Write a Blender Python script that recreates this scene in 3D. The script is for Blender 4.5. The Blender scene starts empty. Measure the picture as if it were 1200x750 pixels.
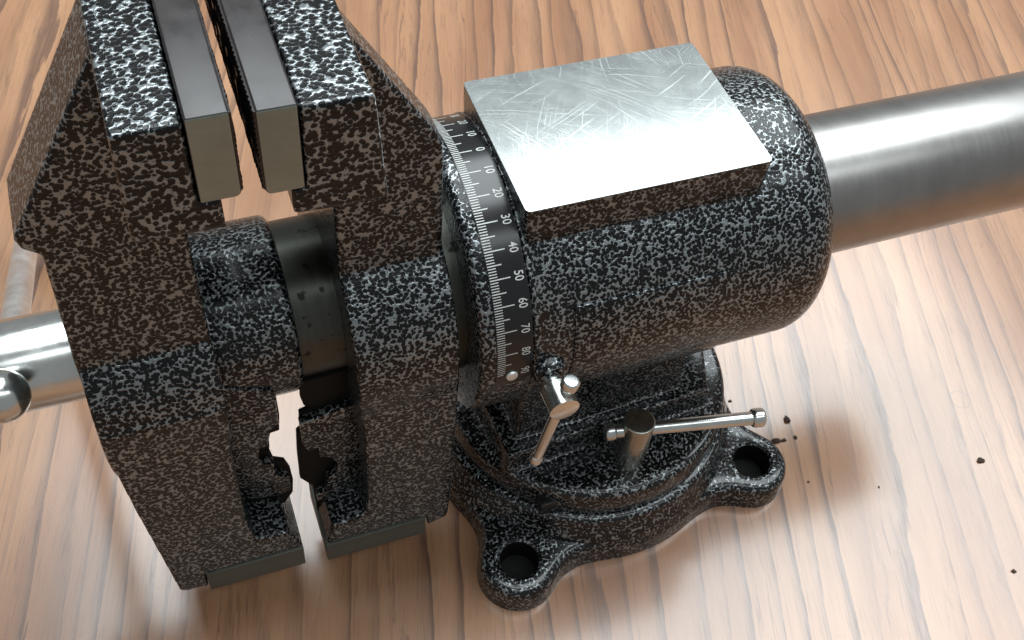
import bpy, bmesh, math, random
from mathutils import Vector, Matrix, noise
rnd = random.Random(7)
scene = bpy.context.scene
S = 0.01                      # everything below is written in centimetres, spindle axis at z = 0
ZT = -12.6                    # table top below the spindle axis
pi = math.pi

# ------------------------------------------------------------------ camera
cam = bpy.data.cameras.new('camera'); camo = bpy.data.objects.new('camera', cam)
scene.collection.objects.link(camo); scene.camera = camo
Rr = ((0.93788402, -0.33809209, 0.07789283), (-0.22264873, -0.75868857, -0.61222479), (0.26608476, 0.55685311, -0.78683767))
rx, dn, fw = (Vector(r) for r in Rr)
M = Matrix((rx, -dn, -fw)).transposed().to_4x4()
M.translation = Vector((-9.15125835, -23.32622604, 28.9486356 - ZT)) * S
camo.matrix_world = M
cam.sensor_width = 36.0; cam.lens = 39.0; cam.clip_start = 0.01; cam.clip_end = 50

# ------------------------------------------------------------------ world and the ceiling light
world = bpy.data.worlds.new('World'); scene.world = world; world.use_nodes = True
bg = world.node_tree.nodes['Background']
bg.inputs[0].default_value = (0.95, 0.985, 1.0, 1); bg.inputs[1].default_value = 0.29
al = bpy.data.lights.new('ceiling_light', 'AREA'); al.shape = 'RECTANGLE'
Hc = 1.6
x0, x1, y0, y1 = -0.26 * Hc, 1.06 * Hc, -0.03 * Hc, 0.785 * Hc
al.size = x1 - x0; al.size_y = y1 - y0; al.energy = 7.5 * pi * (x1 - x0) * (y1 - y0); al.color = (0.90, 0.975, 1.0)
alo = bpy.data.objects.new('ceiling_light', al); scene.collection.objects.link(alo)
alo.location = ((x0 + x1) / 2, (y0 + y1) / 2, Hc)
al2 = bpy.data.lights.new('ceiling_light_row', 'AREA'); al2.shape = 'RECTANGLE'      # the next row of fixtures, over the camera
al2.size = 1.7; al2.size_y = 0.26; al2.energy = 4.4 * pi * al2.size * al2.size_y; al2.color = (0.90, 0.975, 1.0)
alo2 = bpy.data.objects.new('ceiling_light_row', al2); scene.collection.objects.link(alo2)
alo2.location = (0.40, -0.78, Hc)
vs = scene.view_settings
scene.display_settings.display_device = 'sRGB'
vs.view_transform = 'Standard'; vs.look = 'None'; vs.gamma = 1; vs.exposure = 0.0; vs.use_curve_mapping = False
scene.render.engine = 'CYCLES'

# ------------------------------------------------------------------ materials
def new_mat(name):
    m = bpy.data.materials.new(name); m.use_nodes = True
    nt = m.node_tree; return m, nt, nt.nodes['Principled BSDF']
def N(nt, t, **kw):
    n = nt.nodes.new(t)
    for k, v in kw.items():
        if k.startswith('i_'):
            key = k[2:]; n.inputs[int(key) if key.isdigit() else key.replace('_', ' ')].default_value = v
        else: setattr(n, k, v)
    return n
def math_(nt, op, a, b=None, c=None, clamp=False):
    n = nt.nodes.new('ShaderNodeMath'); n.operation = op; n.use_clamp = clamp
    for i, v in enumerate((a, b, c)):
        if v is None: continue
        if isinstance(v, (int, float)): n.inputs[i].default_value = v
        else: nt.links.new(v, n.inputs[i])
    return n.outputs[0]
def ramp(nt, src, stops, interp='LINEAR'):
    n = nt.nodes.new('ShaderNodeValToRGB'); n.color_ramp.interpolation = interp
    e = n.color_ramp.elements
    while len(e) < len(stops): e.new(0.5)
    for el, (p, c) in zip(e, stops):
        el.position = p; el.color = c if len(c) == 4 else (*c, 1)
    nt.links.new(src, n.inputs[0]); return n.outputs[0]
def mixc(nt, f, a, b, mode='MIX'):
    n = nt.nodes.new('ShaderNodeMix'); n.data_type = 'RGBA'; n.blend_type = mode
    for i, v in ((0, f), (6, a), (7, b)):
        if isinstance(v, (int, float)): n.inputs[i].default_value = v
        elif isinstance(v, tuple): n.inputs[i].default_value = (*v, 1)
        else: nt.links.new(v, n.inputs[i])
    return n.outputs[2]

def hammertone(name='hammertone_paint', k=1.0, grow=0.0, coat=0.12):
    m, nt, p = new_mat(name); L = nt.links.new
    tc = N(nt, 'ShaderNodeTexCoord'); co = tc.outputs['Object']
    nw = N(nt, 'ShaderNodeTexNoise', i_Scale=950.0 * k, i_Detail=2.0); L(co, nw.inputs['Vector'])
    sub = N(nt, 'ShaderNodeVectorMath', operation='SUBTRACT'); L(nw.outputs['Color'], sub.inputs[0]); sub.inputs[1].default_value = (.5, .5, .5)
    sc = N(nt, 'ShaderNodeVectorMath', operation='SCALE'); L(sub.outputs[0], sc.inputs[0]); sc.inputs['Scale'].default_value = 0.00085 / k
    add = N(nt, 'ShaderNodeVectorMath', operation='ADD'); L(co, add.inputs[0]); L(sc.outputs[0], add.inputs[1])
    vo = N(nt, 'ShaderNodeTexVoronoi', feature='F1', i_Scale=900.0 * k); L(add.outputs[0], vo.inputs['Vector'])
    n2 = N(nt, 'ShaderNodeTexNoise', i_Scale=380.0 * k, i_Detail=1.0); L(co, n2.inputs['Vector'])
    # round dark cells of wandering size; some run together, others stand in a wide silver net
    th = math_(nt, 'MULTIPLY_ADD', n2.outputs['Fac'], 0.32, 0.435 + grow)
    h = math_(nt, 'SUBTRACT', th, vo.outputs['Distance'])
    cell = ramp(nt, math_(nt, 'MULTIPLY_ADD', h, 2.2, 0.5, clamp=True), [(0.42, (0, 0, 0)), (0.60, (1, 1, 1))])
    col = mixc(nt, cell, (0.27, 0.295, 0.305), (0.0035, 0.004, 0.0045))
    L(col, p.inputs['Base Color'])
    L(math_(nt, 'MULTIPLY_ADD', cell, -0.68, 0.68), p.inputs['Metallic'])
    L(math_(nt, 'MULTIPLY_ADD', cell, -0.04, 0.25), p.inputs['Roughness'])
    p.inputs['Coat Weight'].default_value = coat; p.inputs['Coat Roughness'].default_value = 0.10; p.inputs['Specular IOR Level'].default_value = 0.28
    bp = N(nt, 'ShaderNodeBump', i_Strength=0.7, i_Distance=0.00022 / k)
    sm = ramp(nt, math_(nt, 'MULTIPLY_ADD', h, 1.3, 0.5, clamp=True), [(0.1, (1, 1, 1)), (0.85, (0, 0, 0))], 'EASE')
    L(sm, bp.inputs['Height']); L(bp.outputs[0], p.inputs['Normal'])
    return m

def steel(name, col, rough, metal=1.0, scale=(300, 300, 300), var=0.25, stretch=None, bump=0.0, spots=0.0):
    m, nt, p = new_mat(name); L = nt.links.new
    tc = N(nt, 'ShaderNodeTexCoord'); mp = N(nt, 'ShaderNodeMapping'); mp.inputs['Scale'].default_value = scale
    L(tc.outputs['Object'], mp.inputs[0])
    n = N(nt, 'ShaderNodeTexNoise', i_Scale=1.0, i_Detail=5.0, i_Roughness=0.6); L(mp.outputs[0], n.inputs['Vector'])
    n2 = N(nt, 'ShaderNodeTexNoise', i_Scale=60.0, i_Detail=3.0); L(tc.outputs['Object'], n2.inputs['Vector'])
    f = math_(nt, 'MULTIPLY_ADD', math_(nt, 'SUBTRACT', n.outputs['Fac'], 0.5), var * 2, 1.0)
    f = math_(nt, 'MULTIPLY', f, math_(nt, 'MULTIPLY_ADD', math_(nt, 'SUBTRACT', n2.outputs['Fac'], 0.5), 0.5, 1.0))
    if spots:
        n4 = N(nt, 'ShaderNodeTexNoise', i_Scale=240.0, i_Detail=3.0); L(tc.outputs['Object'], n4.inputs['Vector'])
        s = ramp(nt, n4.outputs['Fac'], [(0.62, (1, 1, 1)), (0.70, (1 - spots,) * 3)])
        f = math_(nt, 'MULTIPLY', f, s)
    c = mixc(nt, 1.0, col, f, 'MULTIPLY'); L(c, p.inputs['Base Color'])
    p.inputs['Metallic'].default_value = metal
    L(math_(nt, 'MULTIPLY_ADD', math_(nt, 'SUBTRACT', n.outputs['Fac'], 0.5), 0.25, rough, clamp=True), p.inputs['Roughness'])
    if bump:
        b = N(nt, 'ShaderNodeBump', i_Strength=bump, i_Distance=0.0001); L(n.outputs['Fac'], b.inputs['Height']); L(b.outputs[0], p.inputs['Normal'])
    return m

def scratched_steel():
    m, nt, p = new_mat('scratched_ground_steel'); L = nt.links.new
    tc = N(nt, 'ShaderNodeTexCoord'); co = tc.outputs['Object']
    n2 = N(nt, 'ShaderNodeTexNoise', i_Scale=110.0, i_Detail=5.0, i_Roughness=0.65); L(co, n2.inputs['Vector'])
    tot = None
    for k, (ang, su, sv, th) in enumerate(((18, 16, 1500, .68), (63, 24, 1700, .685), (-32, 18, 1300, .69), (98, 26, 1600, .685), (47, 14, 1900, .675), (-70, 30, 1500, .69))):
        mp = N(nt, 'ShaderNodeMapping'); mp.inputs['Rotation'].default_value = (0, 0, math.radians(ang)); L(co, mp.inputs[0])
        wn = N(nt, 'ShaderNodeTexNoise', i_Scale=22.0, i_Detail=0.0); L(co, wn.inputs['Vector'])
        ad = N(nt, 'ShaderNodeVectorMath', operation='MULTIPLY_ADD'); L(wn.outputs['Color'], ad.inputs[0]); ad.inputs[1].default_value = (.012, .012, 0); L(mp.outputs[0], ad.inputs[2])
        ms = N(nt, 'ShaderNodeVectorMath', operation='MULTIPLY'); L(ad.outputs[0], ms.inputs[0]); ms.inputs[1].default_value = (su, sv, 1)
        v = N(nt, 'ShaderNodeTexNoise', i_Scale=1.0, i_Detail=1.0); v.noise_dimensions = '2D'; L(ms.outputs[0], v.inputs['Vector'])
        ln = ramp(nt, v.outputs['Fac'], [(th, (0, 0, 0)), (th + .05, (1, 1, 1))])
        nm = N(nt, 'ShaderNodeTexNoise', i_Scale=40.0, i_Detail=2.0); nm.noise_dimensions = '4D'; nm.inputs['W'].default_value = k * 3.3; L(co, nm.inputs['Vector'])
        ln = math_(nt, 'MULTIPLY', ln, ramp(nt, nm.outputs['Fac'], [(.42, (0, 0, 0)), (.60, (1, 1, 1))]))
        tot = ln if tot is None else math_(nt, 'MAXIMUM', tot, ln)
    base = ramp(nt, n2.outputs['Fac'], [(0.3, (.47, .50, .50)), (0.72, (.60, .64, .63))])
    L(mixc(nt, math_(nt, 'MULTIPLY', tot, .20), base, (.95, .97, .96)), p.inputs['Base Color'])
    p.inputs['Metallic'].default_value = 0.9
    L(math_(nt, 'MULTIPLY_ADD', tot, .05, math_(nt, 'MULTIPLY_ADD', n2.outputs['Fac'], .02, .15)), p.inputs['Roughness'])
    return m

def oak():
    m, nt, p = new_mat('oak_table'); L = nt.links.new
    tc = N(nt, 'ShaderNodeTexCoord')
    mp = N(nt, 'ShaderNodeMapping'); mp.inputs['Rotation'].default_value = (0, 0, math.radians(16.5)); L(tc.outputs['Object'], mp.inputs[0])
    sp = N(nt, 'ShaderNodeSeparateXYZ'); L(mp.outputs[0], sp.inputs[0]); v, u = sp.outputs['X'], sp.outputs['Y']
    def nz(su, sv, detail=2.0, off=0.0, rough=0.5):
        c = N(nt, 'ShaderNodeCombineXYZ'); L(math_(nt, 'MULTIPLY_ADD', v, sv, off), c.inputs[0]); L(math_(nt, 'MULTIPLY_ADD', u, su, off), c.inputs[1])
        n = N(nt, 'ShaderNodeTexNoise', i_Scale=1.0, i_Detail=detail, i_Roughness=rough); n.noise_dimensions = '2D'; L(c.outputs[0], n.inputs['Vector']); return n.outputs['Fac']
    big = nz(1.3, 8.0, 1.0, 3.1)
    mid = nz(4.0, 42.0, 2.0, 7.7)
    fine = nz(48.0, 1500.0, 2.0, 1.3, .6)
    edge = nz(28.0, 330.0, 3.0, 5.5, .65)
    ph = math_(nt, 'ADD', math_(nt, 'MULTIPLY', v, 84.0), math_(nt, 'MULTIPLY', big, 6.0))
    ph = math_(nt, 'ADD', ph, math_(nt, 'MULTIPLY', mid, 1.9))
    ph = math_(nt, 'ADD', ph, math_(nt, 'MULTIPLY', edge, 0.24))
    fr = math_(nt, 'FRACT', ph)
    band = ramp(nt, fr, [(0.0, (0, 0, 0)), (0.50, (.05, .05, .05)), (0.72, (.40, .40, .40)), (0.90, (1, 1, 1)), (0.955, (.9, .9, .9)), (0.985, (0, 0, 0))])
    # every band of growth has its own strength
    idx = math_(nt, 'FLOOR', ph); wn = N(nt, 'ShaderNodeTexWhiteNoise'); wn.noise_dimensions = '1D'; L(idx, wn.inputs['W'])
    band = math_(nt, 'MULTIPLY', band, math_(nt, 'MULTIPLY_ADD', wn.outputs['Value'], .75, .25))
    ph2 = math_(nt, 'ADD', math_(nt, 'MULTIPLY', ph, 3.0), math_(nt, 'MULTIPLY', edge, 0.8))
    f2 = math_(nt, 'FRACT', ph2)
    line = ramp(nt, f2, [(0.0, (.5, .5, .5)), (0.05, (0, 0, 0)), (0.70, (0, 0, 0)), (0.93, (1, 1, 1))])
    i2 = math_(nt, 'FLOOR', ph2); wn2 = N(nt, 'ShaderNodeTexWhiteNoise'); wn2.noise_dimensions = '1D'; L(i2, wn2.inputs['W'])
    line = math_(nt, 'MULTIPLY', line, math_(nt, 'MULTIPLY', wn2.outputs['Value'], math_(nt, 'MULTIPLY_ADD', nz(14.0, 60.0, 2.0, 4.4), 1.6, -.3, clamp=True)))
    band = math_(nt, 'MAXIMUM', band, math_(nt, 'MULTIPLY', line, .75))
    pore = ramp(nt, fine, [(0.53, (0, 0, 0)), (0.64, (1, 1, 1))])
    pore2 = math_(nt, 'MULTIPLY', pore, math_(nt, 'MULTIPLY_ADD', band, .9, .22))
    tone = nz(5.0, 30.0, 3.0, 11.0)
    light = ramp(nt, tone, [(0.3, (.30, .143, .072)), (0.7, (.44, .238, .130))])
    dark = (.090, .046, .034)
    c = mixc(nt, math_(nt, 'MULTIPLY', band, .88), light, dark)
    c = mixc(nt, math_(nt, 'MULTIPLY', pore2, .6), c, (.10, .052, .033))
    # a pale ring left by something wet
    g = N(nt, 'ShaderNodeVectorMath', operation='DISTANCE'); L(tc.outputs['Object'], g.inputs[0]); g.inputs[1].default_value = (.2355, -.043, 0)
    ring = ramp(nt, math_(nt, 'MULTIPLY', math_(nt, 'ABSOLUTE', math_(nt, 'SUBTRACT', g.outputs['Value'], .0047)), 1000), [(0.2, (1, 1, 1)), (0.6, (0, 0, 0))])
    c = mixc(nt, math_(nt, 'MULTIPLY', ring, .35), c, (.16, .10, .08))
    L(c, p.inputs['Base Color'])
    L(math_(nt, 'MULTIPLY_ADD', pore2, .15, math_(nt, 'MULTIPLY_ADD', nz(25, 40, 4, 2.2), .10, .24)), p.inputs['Roughness'])
    p.inputs['IOR'].default_value = 1.5
    p.inputs['Coat Weight'].default_value = 1.0; p.inputs['Coat Roughness'].default_value = 0.17
    bp = N(nt, 'ShaderNodeBump', i_Strength=0.12, i_Distance=0.0002); L(math_(nt, 'SUBTRACT', 1.0, pore2), bp.inputs['Height']); L(bp.outputs[0], p.inputs['Normal'])
    return m

def plain(name, col, rough, metal=0.0, spec=0.5):
    m, nt, p = new_mat(name); L = nt.links.new
    tc = N(nt, 'ShaderNodeTexCoord'); n = N(nt, 'ShaderNodeTexNoise', i_Scale=900.0, i_Detail=3.0); L(tc.outputs['Object'], n.inputs['Vector'])
    f = math_(nt, 'MULTIPLY_ADD', n.outputs['Fac'], .6, .7)
    L(mixc(nt, 1.0, col, f, 'MULTIPLY'), p.inputs['Base Color']); p.inputs['Roughness'].default_value = rough; p.inputs['Metallic'].default_value = metal
    return m

MH = hammertone(grow=.03)
MHD = hammertone('hammertone_paint_dark', 1.0, .075, .5)
MHB = hammertone('hammertone_paint_thick', .88, .05)
MA = scratched_steel()
MB = steel('brushed_bar_steel', (.35, .34, .33), .34, scale=(2600, 40, 40), var=.07, bump=.02)
MZ = steel('zinc_plated_steel', (.70, .72, .70), .21, scale=(200, 200, 200), var=.10)
MZR = steel('dull_zinc_steel', (.80, .82, .82), .42, scale=(200, 200, 200), var=.10)
MD = steel('oiled_dark_steel', (.075, .078, .068), .34, metal=.8, scale=(500, 90, 90), var=.35, spots=.8)
MJ = steel('blackened_jaw_steel', (.020, .016, .016), .24, metal=.1, scale=(160, 160, 160), var=.45)
MG = steel('ground_jaw_steel', (.27, .32, .29), .42, metal=.8, scale=(250, 250, 900), var=.15)
MGS = steel('dull_strip_steel', (.115, .125, .108), .45, metal=.6, scale=(250, 250, 900), var=.2)
MBT = steel('turned_bolt_steel', (.50, .50, .45), .24, scale=(120, 120, 1500), var=.15)
MS = plain('black_scale_enamel', (.010, .010, .011), .22)
MW = plain('white_scale_print', (.58, .60, .58), .5)
MR = plain('aluminium_rivet', (.80, .80, .78), .35, .6)
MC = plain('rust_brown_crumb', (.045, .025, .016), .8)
MK = steel('painted_shade_black', (.008, .008, .0075), .55, metal=0.0, var=.4)  # near-black with shade painted in, for tooth plates and ear-hole linings
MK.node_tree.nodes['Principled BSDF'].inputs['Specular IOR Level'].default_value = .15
MO = oak()

# ------------------------------------------------------------------ mesh helpers (centimetres in, metres out)
def finish(bm, name, mat, parent=None, sharp=35, mats=None):
    bmesh.ops.recalc_face_normals(bm, faces=bm.faces)
    for v in bm.verts: v.co = Vector((v.co.x, v.co.y, v.co.z - ZT)) * S
    me = bpy.data.meshes.new(name); bm.to_mesh(me); bm.free()
    for p in me.polygons: p.use_smooth = True
    me.set_sharp_from_angle(angle=math.radians(sharp))
    me.materials.append(mat)
    for x in (mats or []): me.materials.append(x)
    o = bpy.data.objects.new(name, me); scene.collection.objects.link(o)
    if parent is not None: o.parent = parent
    return o
def join(bm, other):
    me = bpy.data.meshes.new('t'); other.to_mesh(me); other.free(); bm.from_mesh(me); bpy.data.meshes.remove(me)
def bevel(bm, w, seg=2, ang=30):
    es = [e for e in bm.edges if len(e.link_faces) == 2 and e.calc_face_angle(0) > math.radians(ang)]
    bmesh.ops.bevel(bm, geom=es, offset=w, segments=seg, profile=.5, affect='EDGES', clamp_overlap=True)
def prism_xz(pts, y0, y1, bw=0.0, seg=2):
    bm = bmesh.new()
    a = [bm.verts.new((x, y0, z)) for x, z in pts]; b = [bm.verts.new((x, y1, z)) for x, z in pts]
    n = len(pts)
    bm.faces.new(a); bm.faces.new(b[::-1])
    for i in range(n): bm.faces.new((a[i], b[i], b[(i + 1) % n], a[(i + 1) % n]))
    bmesh.ops.recalc_face_normals(bm, faces=bm.faces)
    if bw: bevel(bm, bw, seg)
    return bm
def box(x0, x1, y0, y1, z0, z1, bw=0.0, seg=2):
    return prism_xz([(x0, z0), (x1, z0), (x1, z1), (x0, z1)], y0, y1, bw, seg)
def lathe(prof, axis='x', c=(0, 0, 0), n=96, a0=0.0, a1=2 * pi):
    """prof: (t along axis, radius)"""
    bm = bmesh.new(); rings = []
    for t, r in prof:
        ring = []
        for i in range(n):
            a = 2 * pi * i / n; k, s = r * math.cos(a), r * math.sin(a)
            p = {'x': (t, k, s), 'y': (k, t, s), 'z': (k, s, t)}[axis]
            ring.append(bm.verts.new((p[0] + c[0], p[1] + c[1], p[2] + c[2])))
        rings.append(ring)
    for A, B in zip(rings, rings[1:]):
        for i in range(n): bm.faces.new((A[i], A[(i + 1) % n], B[(i + 1) % n], B[i]))
    bm.faces.new(rings[0][::-1]); bm.faces.new(rings[-1])
    return bm
def rounded(t0, t1, r, f, k=4):
    """cylinder profile with rounded rims"""
    out = []
    for i in range(k + 1):
        a = pi / 2 * i / k; out.append((t0 + f * (1 - math.sin(a)), r - f * (1 - math.cos(a)) if i else r - f))
    out = [(t0 + f * (1 - math.sin(pi / 2 * i / k)), r - f + f * math.sin(pi / 2 * i / k) if False else r - f * (1 - math.sin(pi / 2 * i / k))) for i in range(k + 1)]
    out = [(t0 + f * (1 - math.cos(pi / 2 * i / k)), r - f * (1 - math.sin(pi / 2 * i / k))) for i in range(k + 1)]
    end = [(t1 - (t - t0), rr) for t, rr in out][::-1]
    return out + end
def rod(p0, p1, r, f=0.05, n=40, k=3):
    p0, p1 = Vector(p0), Vector(p1); L = (p1 - p0).length
    bm = lathe(rounded(0, L, r, f, k), 'z', n=n)
    q = Vector((0, 0, 1)).rotation_difference((p1 - p0).normalized()).to_matrix().to_4x4(); q.translation = p0
    bmesh.ops.transform(bm, matrix=q, verts=bm.verts); return bm
def cast(bm, name, parent, voxel=0.085, smooth=5, mat=None):
    """melt overlapping solids into one casting with soft edges"""
    o = finish(bm, name, mat or MH)
    r = o.modifiers.new('r', 'REMESH'); r.mode = 'VOXEL'; r.voxel_size = voxel * S; r.use_smooth_shade = True
    s = o.modifiers.new('s', 'SMOOTH'); s.factor = .5; s.iterations = smooth
    dg = bpy.context.evaluated_depsgraph_get(); dg.update()
    me = bpy.data.meshes.new_from_object(o.evaluated_get(dg)); o.modifiers.clear()
    old = o.data; o.data = me; bpy.data.meshes.remove(old); me.name = name
    for p in me.polygons: p.use_smooth = True
    if not me.materials: me.materials.append(MH)
    o.parent = parent
    return o

# ------------------------------------------------------------------ table
bm = bmesh.new()
bmesh.ops.create_grid(bm, x_segments=1, y_segments=1, size=1)
tab = bpy.data.meshes.new('table_top')
for v in bm.verts: v.co = Vector((v.co.x * 1.6 + .3, v.co.y * 1.6 + .5, 0))
ex = bmesh.ops.extrude_face_region(bm, geom=list(bm.faces))
for v in [g for g in ex['geom'] if isinstance(g, bmesh.types.BMVert)]: v.co.z -= .03
bmesh.ops.recalc_face_normals(bm, faces=bm.faces)
bm.to_mesh(tab); bm.free(); tab.materials.append(MO)
to = bpy.data.objects.new('table_top', tab); scene.collection.objects.link(to); to['kind'] = 'structure'
to['label'] = 'glossy oak table top with brown grain under the vise'

# ------------------------------------------------------------------ the vise
vise = bpy.data.objects.new('bench_vise', None); scene.collection.objects.link(vise)
vise['label'] = 'black and silver hammertone bench vise with steel anvil and degree scale on oak table'
vise['category'] = 'vise'
CX = 5.6

# --- base with four ears
def ear_outline(rb, rl, k, n=220):
    angs = [math.radians(a) for a in (231.5, 321.8, 51.5, 141.8)]
    ears = [(7.9 * math.cos(a), 7.9 * math.sin(a)) for a in angs]
    def sdf(x, y):
        d = math.hypot(x, y) - rb
        for ex_, ey in ears:
            # capsule from the hub towards the ear
            l2 = ex_ * ex_ + ey * ey; t = max(.55, min(1, (x * ex_ + y * ey) / l2))
            e = math.hypot(x - ex_ * t, y - ey * t) - rl
            h = max(k - abs(d - e), 0) / k; d = min(d, e) - h * h * k * .25
        return d
    pts = []
    for i in range(n):
        a = 2 * pi * i / n; lo, hi = 3.0, 13.0
        for _ in range(40):
            md = (lo + hi) / 2
            if sdf(md * math.cos(a), md * math.sin(a)) < 0: lo = md
            else: hi = md
        pts.append((CX + lo * math.cos(a), lo * math.sin(a)))
    return pts, [(CX + x, y) for x, y in ears]
def flange():
    bm = bmesh.new()
    layers = [(-12.6, 0.0), (-11.75, .06), (-11.5, .12), (-11.36, .22), (-11.3, .38)]
    rings = []
    for z, inset in layers:
        pts, ears = ear_outline(6.85 - inset, 1.62 - inset, 1.7)
        rings.append([bm.verts.new((x, y, z)) for x, y in pts])
    n = len(rings[0])
    for A, B in zip(rings, rings[1:]):
        for i in range(n): bm.faces.new((A[i], A[(i + 1) % n], B[(i + 1) % n], B[i]))
    tops = [(rings[-1], [])]
    hl = []
    for ex_, ey in ears:
        lay = []
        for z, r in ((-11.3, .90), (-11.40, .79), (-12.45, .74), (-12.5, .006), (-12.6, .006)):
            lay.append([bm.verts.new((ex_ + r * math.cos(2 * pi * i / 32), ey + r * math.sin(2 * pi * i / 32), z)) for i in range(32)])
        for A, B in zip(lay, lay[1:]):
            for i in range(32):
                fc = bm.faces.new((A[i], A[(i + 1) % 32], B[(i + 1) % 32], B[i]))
                if A is not lay[0]: fc.material_index = 1  # hole walls and floor coloured black to stand for the shade inside
        hl.append(lay)
    for ring, k in ((rings[-1], 0), (rings[0], -1)):
        es = []
        for loop in [ring] + [l[k] for l in hl]:
            for i in range(len(loop)):
                a, b = loop[i], loop[(i + 1) % len(loop)]
                es.append(bm.edges.get((a, b)) or bm.edges.new((a, b)))
        bmesh.ops.triangle_fill(bm, edges=es, use_beauty=True, use_dissolve=False)
    return bm
bm = flange()
join(bm, lathe([(-12.5, 6.78), (-11.4, 6.72), (-11.05, 6.62), (-10.75, 6.45), (-10.35, 6.36), (-10.24, 6.32), (-10.16, 6.24), (-10.12, 6.12), (-10.12, 3.0)], 'z', (CX, 0, 0), 160))
base = finish(bm, 'base', MHD, vise, 40, [MK])

# --- swivel plate, foot and pedestal
bm = lathe([(-10.10, 6.02), (-9.6, 6.06), (-9.1, 6.02), (-8.9, 5.98), (-8.78, 5.90), (-8.72, 5.78), (-8.70, 5.6)], 'z', (CX, 0, 0), 160)
foot = []
def prism_xy(pts, z0, z1, taper=1.0):
    b = bmesh.new(); cx = sum(p[0] for p in pts) / len(pts); cy = sum(p[1] for p in pts) / len(pts)
    A = [b.verts.new((x, y, z0)) for x, y in pts]; B = [b.verts.new((cx + (x - cx) * taper, cy + (y - cy) * taper, z1)) for x, y in pts]
    n = len(pts); b.faces.new(A[::-1]); b.faces.new(B)
    for i in range(n): b.faces.new((A[i], A[(i + 1) % n], B[(i + 1) % n], B[i]))
    bmesh.ops.recalc_face_normals(b, faces=b.faces); return b
join(bm, prism_xy([(0.7, -3.75), (9.9, -3.1), (10.6, -1.2), (10.6, 1.2), (9.9, 3.2), (1.2, 3.2), (0.4, 0)], -9.2, -7.7, .96))
join(bm, prism_xy([(1.4, -2.9), (8.6, -2.5), (9.4, 0), (8.6, 2.7), (1.6, 2.7)], -8.2, -3.2, .97))
swivel = cast(bm, 'swivel_plate', vise, .09, 4, MHD)
bm = box(1.75, 2.45, -5.25, -4.6, -9.95, -9.25, .04)
lw = finish(bm, 'lock_window', MS, swivel)
bmv = None

# --- barrel: lathe with a rounded rear end, side panel
def barrel():
    prof = [(.56, 4.6), (.56, 4.99), (.60, 5.03), (.72, 5.03), (.80, 4.96)]
    xe, f, R = 11.95, 1.35, 4.95
    prof += [(x, R) for x in (2, 4, 6, 8, 10)]
    prof += [(xe - f + f * math.sin(a), R - f * (1 - math.cos(a))) for a in [pi / 2 * i / 12 for i in range(13)]]
    prof += [(xe, 3.2), (xe - .1, 2.8), (xe - .1, 2.4)]
    return lathe(prof, 'x', n=180)
bm = barrel()
bar_o = finish(bm, 'barrel', MH, vise, 50)
def arc_slab(x0, x1, a0, a1, r0, r1, nx=2, na=40, bw=0.0):
    """slab wrapped on the barrel; angle measured from the top towards the camera side"""
    bm = bmesh.new(); g = []
    for i in range(na + 1):
        a = math.radians(a0 + (a1 - a0) * i / na); s, c = math.sin(a), math.cos(a)
        g.append([bm.verts.new((x, -r * s, r * c)) for x, r in ((x0, r0), (x0, r1), (x1, r1), (x1, r0))])
    for A, B in zip(g, g[1:]):
        for k in range(4): bm.faces.new((A[k], A[(k + 1) % 4], B[(k + 1) % 4], B[k]))
    bm.faces.new(g[0][::-1]); bm.faces.new(g[-1])
    bmesh.ops.recalc_face_normals(bm, faces=bm.faces)
    if bw: bevel(bm, bw, 2, 40)
    return bm
panel = finish(arc_slab(1.95, 7.85, 64, 128, 4.7, 5.01, na=40, bw=.04), 'side_panel', MH, bar_o)
boss = lathe([(-5.35, .30), (-5.28, .50), (-5.1, .58), (-4.7, .62)], 'y', (1.15, 0, -.15), 40)
finish(boss, 'bolt_boss', MH, bar_o)

# --- anvil
XA0, XA1, WA, ZA = .59, 8.88, 3.0, 5.34
bm = bmesh.new()
lo = [(XA0 + .12, -WA - .02), (XA1 - .12, -WA - .02), (XA1 - .12, WA), (XA0 + .12, WA)]
hi = [(XA0, -WA), (XA1, -WA), (XA1, WA), (XA0, WA)]
A = [bm.verts.new((x, y, 3.2)) for x, y in lo]; B = [bm.verts.new((x, y, ZA - .035)) for x, y in hi]
bm.faces.new(A[::-1]); bm.faces.new(B)
for i in range(4): bm.faces.new((A[i], A[(i + 1) % 4], B[(i + 1) % 4], B[i]))
ve = [e for e in bm.edges if abs(e.verts[0].co.z - e.verts[1].co.z) > 1]
bmesh.ops.bevel(bm, geom=ve, offset=.16, segments=4, profile=.5, affect='EDGES')
anvil = finish(bm, 'anvil', MH, vise)
bm = bmesh.new()
bmv = [bm.verts.new((x, y, ZA - .035)) for x, y in hi]; f = bm.faces.new(bmv)
ex = bmesh.ops.extrude_face_region(bm, geom=[f])
for v in [g for g in ex['geom'] if isinstance(g, bmesh.types.BMVert)]: v.co.z = ZA
ve = [e for e in bm.edges if abs(e.verts[0].co.z - e.verts[1].co.z) > .01]
bmesh.ops.bevel(bm, geom=ve, offset=.17, segments=4, profile=.5, affect='EDGES')
bevel(bm, .015, 1, 60)
finish(bm, 'anvil_face', MA, anvil)['label'] = 'bright scratched steel face of the anvil'

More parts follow.
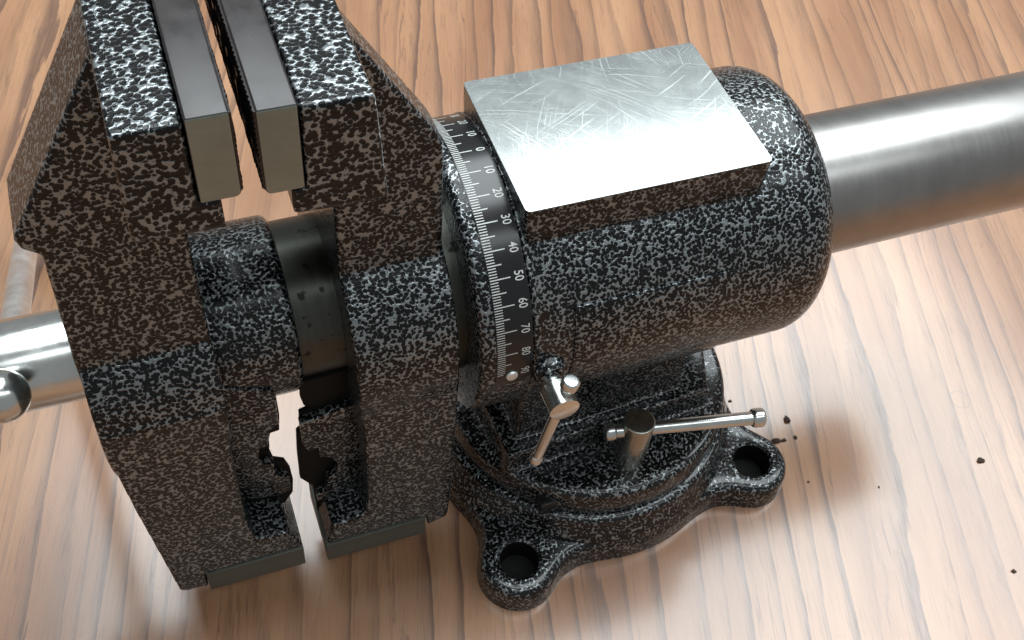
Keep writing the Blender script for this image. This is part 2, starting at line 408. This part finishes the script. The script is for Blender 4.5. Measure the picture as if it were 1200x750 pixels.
# --- collar with the degree scale
coll = finish(lathe([(-1.16, 4.2), (-1.16, 4.74), (-1.12, 4.86), (-1.02, 4.95), (-.88, 4.97), (.54, 4.97), (.54, 4.4)], 'x', n=180), 'collar', MH, vise, 50)
PH = -2.67
strip = finish(arc_slab(-.69, .52, -95 + PH, 97 + PH, 4.95, 5.005, na=150), 'degree_scale', MS, coll)
bm = bmesh.new()
def arc_patch(bm, x0, x1, am, w, r=5.012):
    hw = math.degrees(w / 2 / r)
    vs_ = [bm.verts.new((x, -r * math.sin(math.radians(a + PH)), r * math.cos(math.radians(a + PH)))) for x, a in ((x0, am - hw), (x1, am - hw), (x1, am + hw), (x0, am + hw))]
    bm.faces.new(vs_)
for a in range(-90, 91):
    x1 = 0.0 if a % 10 == 0 else (-.20 if a % 5 == 0 else -.40)
    if a == 90: x1 = -.45
    arc_patch(bm, -.66, x1, a, .036 if a % 5 == 0 else .030)
tk = finish(bm, 'tick_marks', MW, strip)
for a in range(-90, 91, 10):
    cu = bpy.data.curves.new('t', 'FONT'); cu.body = str(abs(a)); cu.size = .41; cu.align_x = 'CENTER'; cu.align_y = 'CENTER'; cu.resolution_u = 3; cu.offset = .002
    tob = bpy.data.objects.new('t', cu); scene.collection.objects.link(tob)
    dg = bpy.context.evaluated_depsgraph_get(); dg.update()
    me = bpy.data.meshes.new_from_object(tob.evaluated_get(dg))
    b2 = bmesh.new(); b2.from_mesh(me); bpy.data.meshes.remove(me); bpy.data.objects.remove(tob)
    for v in b2.verts:
        an = math.radians(a + PH) + v.co.x * .82 / 5.0; x = .265 + v.co.y
        v.co = (x, -5.013 * math.sin(an), 5.013 * math.cos(an))
    finish(b2, 'numeral', MW, strip)
for a in (-90, 91.5):
    an = math.radians(a + PH); c, s = math.cos(an), math.sin(an)
    finish(rod((-.16, -4.95 * s, 4.95 * c), (-.16, -5.10 * s, 5.10 * c), .20, .06, 28), 'rivet', MR, strip)

# --- tail bar and the oiled front of the slide
finish(lathe(rounded(11.0, 24.6, 2.66, .12), 'x', n=128), 'tail_bar', MB, vise)['label'] = 'brushed round steel bar'
finish(lathe(rounded(-6.55, -1.0, 2.68, .06), 'x', n=128), 'slide_bar', MD, vise)['label'] = 'dark oiled slide bar'

# --- moving jaw
jh1 = prism_xz([(-10.1, 10.7), (-8.1, 10.6), (-8.1, 11.5), (-8.58, 11.5), (-8.58, 13.75), (-10.0, 13.75)], -6.2, 6.2)
bm = (prism_xz([(-10.0, 13.4), (-12.86, 8.3), (-12.78, 7.95), (-12.38, 7.6), (-12.62, 3), (-12.6, -.6), (-8.9, -.6), (-8.9, 11.2), (-9.4, 13.4)], -3.1, -.9))
join(bm, prism_xz([(-9.85, 13.4), (-9.85, -.6), (-8.9, -.6), (-8.9, 11.2)], -1.5, 3.1))
join(bm, lathe([(-12.58, 4.2), (-8.9, 4.2)], 'x', n=128))
join(bm, prism_xz([(-12.58, .8), (-12.36, -3.6), (-11.94, -9.9), (-11.8, -10.05), (-10.92, -10.15), (-10.92, -9.12), (-7.34, -9.12), (-7.78, -7.75), (-8.95, -7.6), (-9.1, -6.0), (-9.05, .8)], -4.2, -1.2))
mj = cast(bm, 'moving_jaw', vise)
cast(jh1, 'jaw_head', mj, .075, 3, MHB)
bm = lathe(rounded(-9.2, -6.35, 2.95, .25), 'x', n=128)
finish(bm, 'guide_sleeve', MH, mj)

# --- fixed jaw
jh2 = prism_xz([(-6.28, 13.65), (-6.28, 11.35), (-6.6, 11.35), (-6.6, 10.6), (-4.42, 10.5), (-4.68, 13.65)], -6.2, 6.2)
bm = (prism_xz([(-5.3, 13.2), (-4.85, 13.1), (-2.05, 8.6), (-1.82, 8.1), (-1.7, -.6), (-4.95, -.6), (-4.95, 11.2)], -2.45, -1.25))
join(bm, prism_xz([(-5.7, 12.3), (-4.9, 12.2), (-4.6, -.6), (-4.95, -.6), (-4.95, 11.2)], -1.5, 2.6))
join(bm, lathe([(-4.95, 4.4), (-1.68, 4.4)], 'x', n=128))
join(bm, prism_xz([(-1.6, -.3), (-1.64, -9.0), (-1.72, -9.95), (-2.5, -10.25), (-2.58, -9.5), (-6.45, -9.5), (-6.15, -8.2), (-4.95, -8.0), (-4.78, -7.0), (-4.84, -.3)], -4.2, -1.2))
fj = cast(bm, 'fixed_jaw', vise)
cast(jh2, 'jaw_head', fj, .075, 3, MHB)
# neck between fixed jaw and collar
finish(lathe([(-1.75, 3.5), (-.9, 3.5)], 'x', n=96), 'neck', MD, fj)

# --- jaw inserts: serrated inner faces
def insert(xb, xi, z0, z1, yh=6.23):
    """xb back face, xi serrated inner face"""
    ny, nz_ = 156, 30; s = 1 if xi > xb else -1
    xa, xc = sorted((xb, xi - s * .035))
    bm = box(xa, xc, -yh, yh, z0, z1)
    low = [e for e in bm.edges if abs(e.verts[0].co.y - e.verts[1].co.y) > 1 and e.verts[0].co.z < z0 + .1 and abs(e.verts[0].co.x - (xi - s * .035)) < .01]
    bmesh.ops.bevel(bm, geom=low, offset=.16, segments=5, profile=.5, affect='EDGES')
    bevel(bm, .06, 5, 50)
    for f in bm.faces:
        c = f.calc_center_median(); f.material_index = 1 if abs(c.y) > yh - .07 and abs(f.normal.y) > .75 else 0
    # the serrated face, a thin slab let into the inner side
    t = bmesh.new(); g = []; zl, zh, ye = z0 + .16, z1 - .03, yh - .03
    for j in range(nz_ + 1):
        row = []
        for i in range(ny + 1):
            y = -ye + 2 * ye * i / ny; z = zl + (zh - zl) * j / nz_
            d = .03 * (1 if (i + j) % 2 else -1) * (.5 + .7 * noise.noise(Vector((y * 3, z * 3, xi))))
            row.append(t.verts.new((xi + s * d, y, z)))
        g.append(row)
    for j in range(nz_):
        for i in range(ny): t.faces.new((g[j][i], g[j][i + 1], g[j + 1][i + 1], g[j + 1][i]))
    xk = xi - s * .12
    c = [t.verts.new((xk, y, z)) for y, z in ((-ye, zl), (ye, zl), (ye, zh), (-ye, zh))]
    t.faces.new(c)
    t.faces.new([c[0], c[3]] + [g[j][0] for j in range(nz_, -1, -1)])
    t.faces.new([c[1], c[2]] + [g[j][ny] for j in range(nz_, -1, -1)])
    t.faces.new([c[2], c[3]] + g[nz_]); t.faces.new([c[0], c[1]] + g[0][::-1])
    join(bm, t)
    return bm
a = finish(insert(-8.55, -7.62, 11.52, 13.88), 'jaw_insert', MJ, mj, 20, [MG])
b = finish(insert(-6.30, -7.20, 11.40, 13.78), 'jaw_insert', MJ, fj, 20, [MG])

# --- pipe jaws (two layers: an outer toothed cheek and a deeper one)
def pipe(front, back, y0, ym, y1, name, par, dz=-.34):
    front = [(x + .02, z + (dz if z < 0 else 0)) for x, z in front]; back = [(x + .02, z + (dz if z < 0 else 0)) for x, z in back]
    bm = prism_xz(front, y0, ym, .04); o = finish(bm, name, MH, par)
    finish(prism_xz(back, ym + .003, y1, .03), 'tooth_plate', MK, o)  # deeper teeth, colour darkened to paint the shadow under the slide bar
pipe([(-9.25, .4), (-7.40, -.2), (-7.40, -1.2), (-7.43, -2.2), (-7.76, -2.35), (-7.89, -3.25), (-8.18, -3.32), (-8.28, -4.24), (-7.79, -4.5), (-7.8, -5.24), (-7.35, -5.6), (-7.38, -6.5), (-7.76, -6.7), (-9.25, -6.3)],
     [(-9.25, .2), (-7.34, -.3), (-7.32, -2.08), (-7.40, -3.01), (-7.71, -3.07), (-7.79, -3.42), (-7.82, -3.98), (-8.06, -4.05), (-7.84, -4.15), (-7.75, -4.8), (-7.39, -5.08), (-7.24, -5.68), (-7.20, -6.45), (-7.28, -7.33), (-7.70, -8.06), (-7.71, -9.1), (-9.25, -9.1)],
     -3.03, -2.68, -2.48, 'pipe_jaw', mj)
pipe([(-4.7, -2.0), (-6.74, -2.44), (-6.73, -3.8), (-6.56, -4.3), (-6.23, -4.15), (-6.21, -4.81), (-5.8, -5.1), (-5.62, -5.49), (-5.67, -6.25), (-6.0, -6.36), (-6.12, -7.25), (-6.46, -7.39), (-6.46, -7.9), (-4.7, -7.6)],
     [(-4.7, -.5), (-6.5, -.6), (-6.57, -1.42), (-6.49, -1.92), (-6.25, -2.17), (-6.67, -2.30), (-6.72, -3.29), (-6.84, -3.42), (-6.91, -4.67), (-6.94, -6.5), (-6.53, -7.27), (-6.47, -9.3), (-4.7, -9.3)],
     -3.03, -2.68, -2.48, 'pipe_jaw', fj)
finish(box(-10.9, -7.34, -4.26, -1.4, -10.4, -9.13, .03), 'jaw_strip', MGS, mj)
finish(box(-6.5, -2.62, -4.26, -1.4, -10.68, -9.51, .03), 'jaw_strip', MGS, fj)

# --- spindle and handle
sp = finish(lathe([(t, r) for t, r in rounded(-16.6, -12.3, 1.5, .15)], 'x', (0, 0, -.25), 96), 'spindle', MZ, vise)
hd = finish(rod((-14.95, -1.9, .89), (-15.3, 16, -9.85), .48, .05), 'handle', MZR, vise)
bmb = bmesh.new(); bmesh.ops.create_uvsphere(bmb, u_segments=40, v_segments=24, radius=.80)
bmesh.ops.translate(bmb, verts=bmb.verts, vec=(-14.95, -2.1, 1.15)); finish(bmb, 'ball_end', MZ, hd, 80)
bmb = bmesh.new(); bmesh.ops.create_uvsphere(bmb, u_segments=40, v_segments=24, radius=.80)
bmesh.ops.translate(bmb, verts=bmb.verts, vec=(-15.31, 16.2, -9.97)); finish(bmb, 'ball_end', MZ, hd, 80)

# --- swivel lock bolt with lever
sb = finish(lathe(rounded(-8.9, -5.95, .60, .07), 'z', (5.68, -4.52, 0), 64), 'swivel_lock_bolt', MBT, vise)
lv = finish(rod((4.75, -4.31, -6.62), (10.3, -5.36, -6.62), .27, .03), 'lever', MZ, sb)
finish(rod((10.2, -5.34, -6.62), (10.72, -5.44, -6.62), .38, .12), 'lever_cap', MZ, lv)
finish(rod((4.42, -4.25, -6.62), (4.86, -4.33, -6.62), .36, .12), 'lever_cap', MZ, lv)

# --- barrel lock bolt with lever
lb = finish(lathe([(-6.52, .46), (-6.50, .50), (-5.62, .50), (-5.58, .46), (-5.56, .33), (-4.6, .33)], 'y', (1.13, 0, -.30), 56), 'barrel_lock_bolt', MZ, vise)
lv = finish(rod((1.34, -6.1, .45), (.68, -6.1, -3.6), .19, .03), 'lever', MZ, lb)
finish(rod((1.32, -6.1, .30), (1.40, -6.1, .72), .30, .1), 'lever_cap', MZ, lv)
finish(rod((.69, -6.1, -3.5), (.62, -6.1, -3.85), .22, .08), 'lever_cap', MZ, lv)

# ------------------------------------------------------------------ crumbs on the table
def crumb(x, y, r, label):
    bm = bmesh.new(); bmesh.ops.create_icosphere(bm, subdivisions=2, radius=r)
    off = rnd.random() * 50
    for v in bm.verts:
        v.co *= 1 + .8 * noise.noise(v.co / r * 1.3 + Vector((off, 0, 0))); v.co.z *= .5; v.co.x *= 1.0 + .4 * math.sin(off)
    lowest = min(v.co.z for v in bm.verts)
    bmesh.ops.translate(bm, verts=bm.verts, vec=(x, y, ZT - lowest - .01))
    o = finish(bm, 'crumb', MC, None, 30); o['label'] = label; o['category'] = 'crumb'; o['group'] = 'dark crumbs on the table'
for x, y, r, lab in ((15.0, -2.9, .17, 'largest dark brown crumb just past the lever cap'),
                     (13.95, -3.75, .13, 'dark crumb touching the edge of the base ear'),
                     (14.33, -3.81, .085, 'small crumb between the base ear and the other crumbs'),
                     (14.92, -3.85, .09, 'small crumb on the table below the largest crumb'),
                     (22.52, -7.45, .12, 'lone dark crumb in the pale glare on the table'),
                     (17.27, -7.23, .05, 'tiny crumb in the pale glare, away from the vise'),
                     (20.7, -12.5, .09, 'dark crumb farthest from the vise on bare table'),
                     (14.35, -6.05, .05, 'tiny crumb on the table beside the round end of the ear'),
                     (12.93, -1.2, .06, 'tiny crumb between the swivel plate and the lever')):
    crumb(x, y, r, lab)
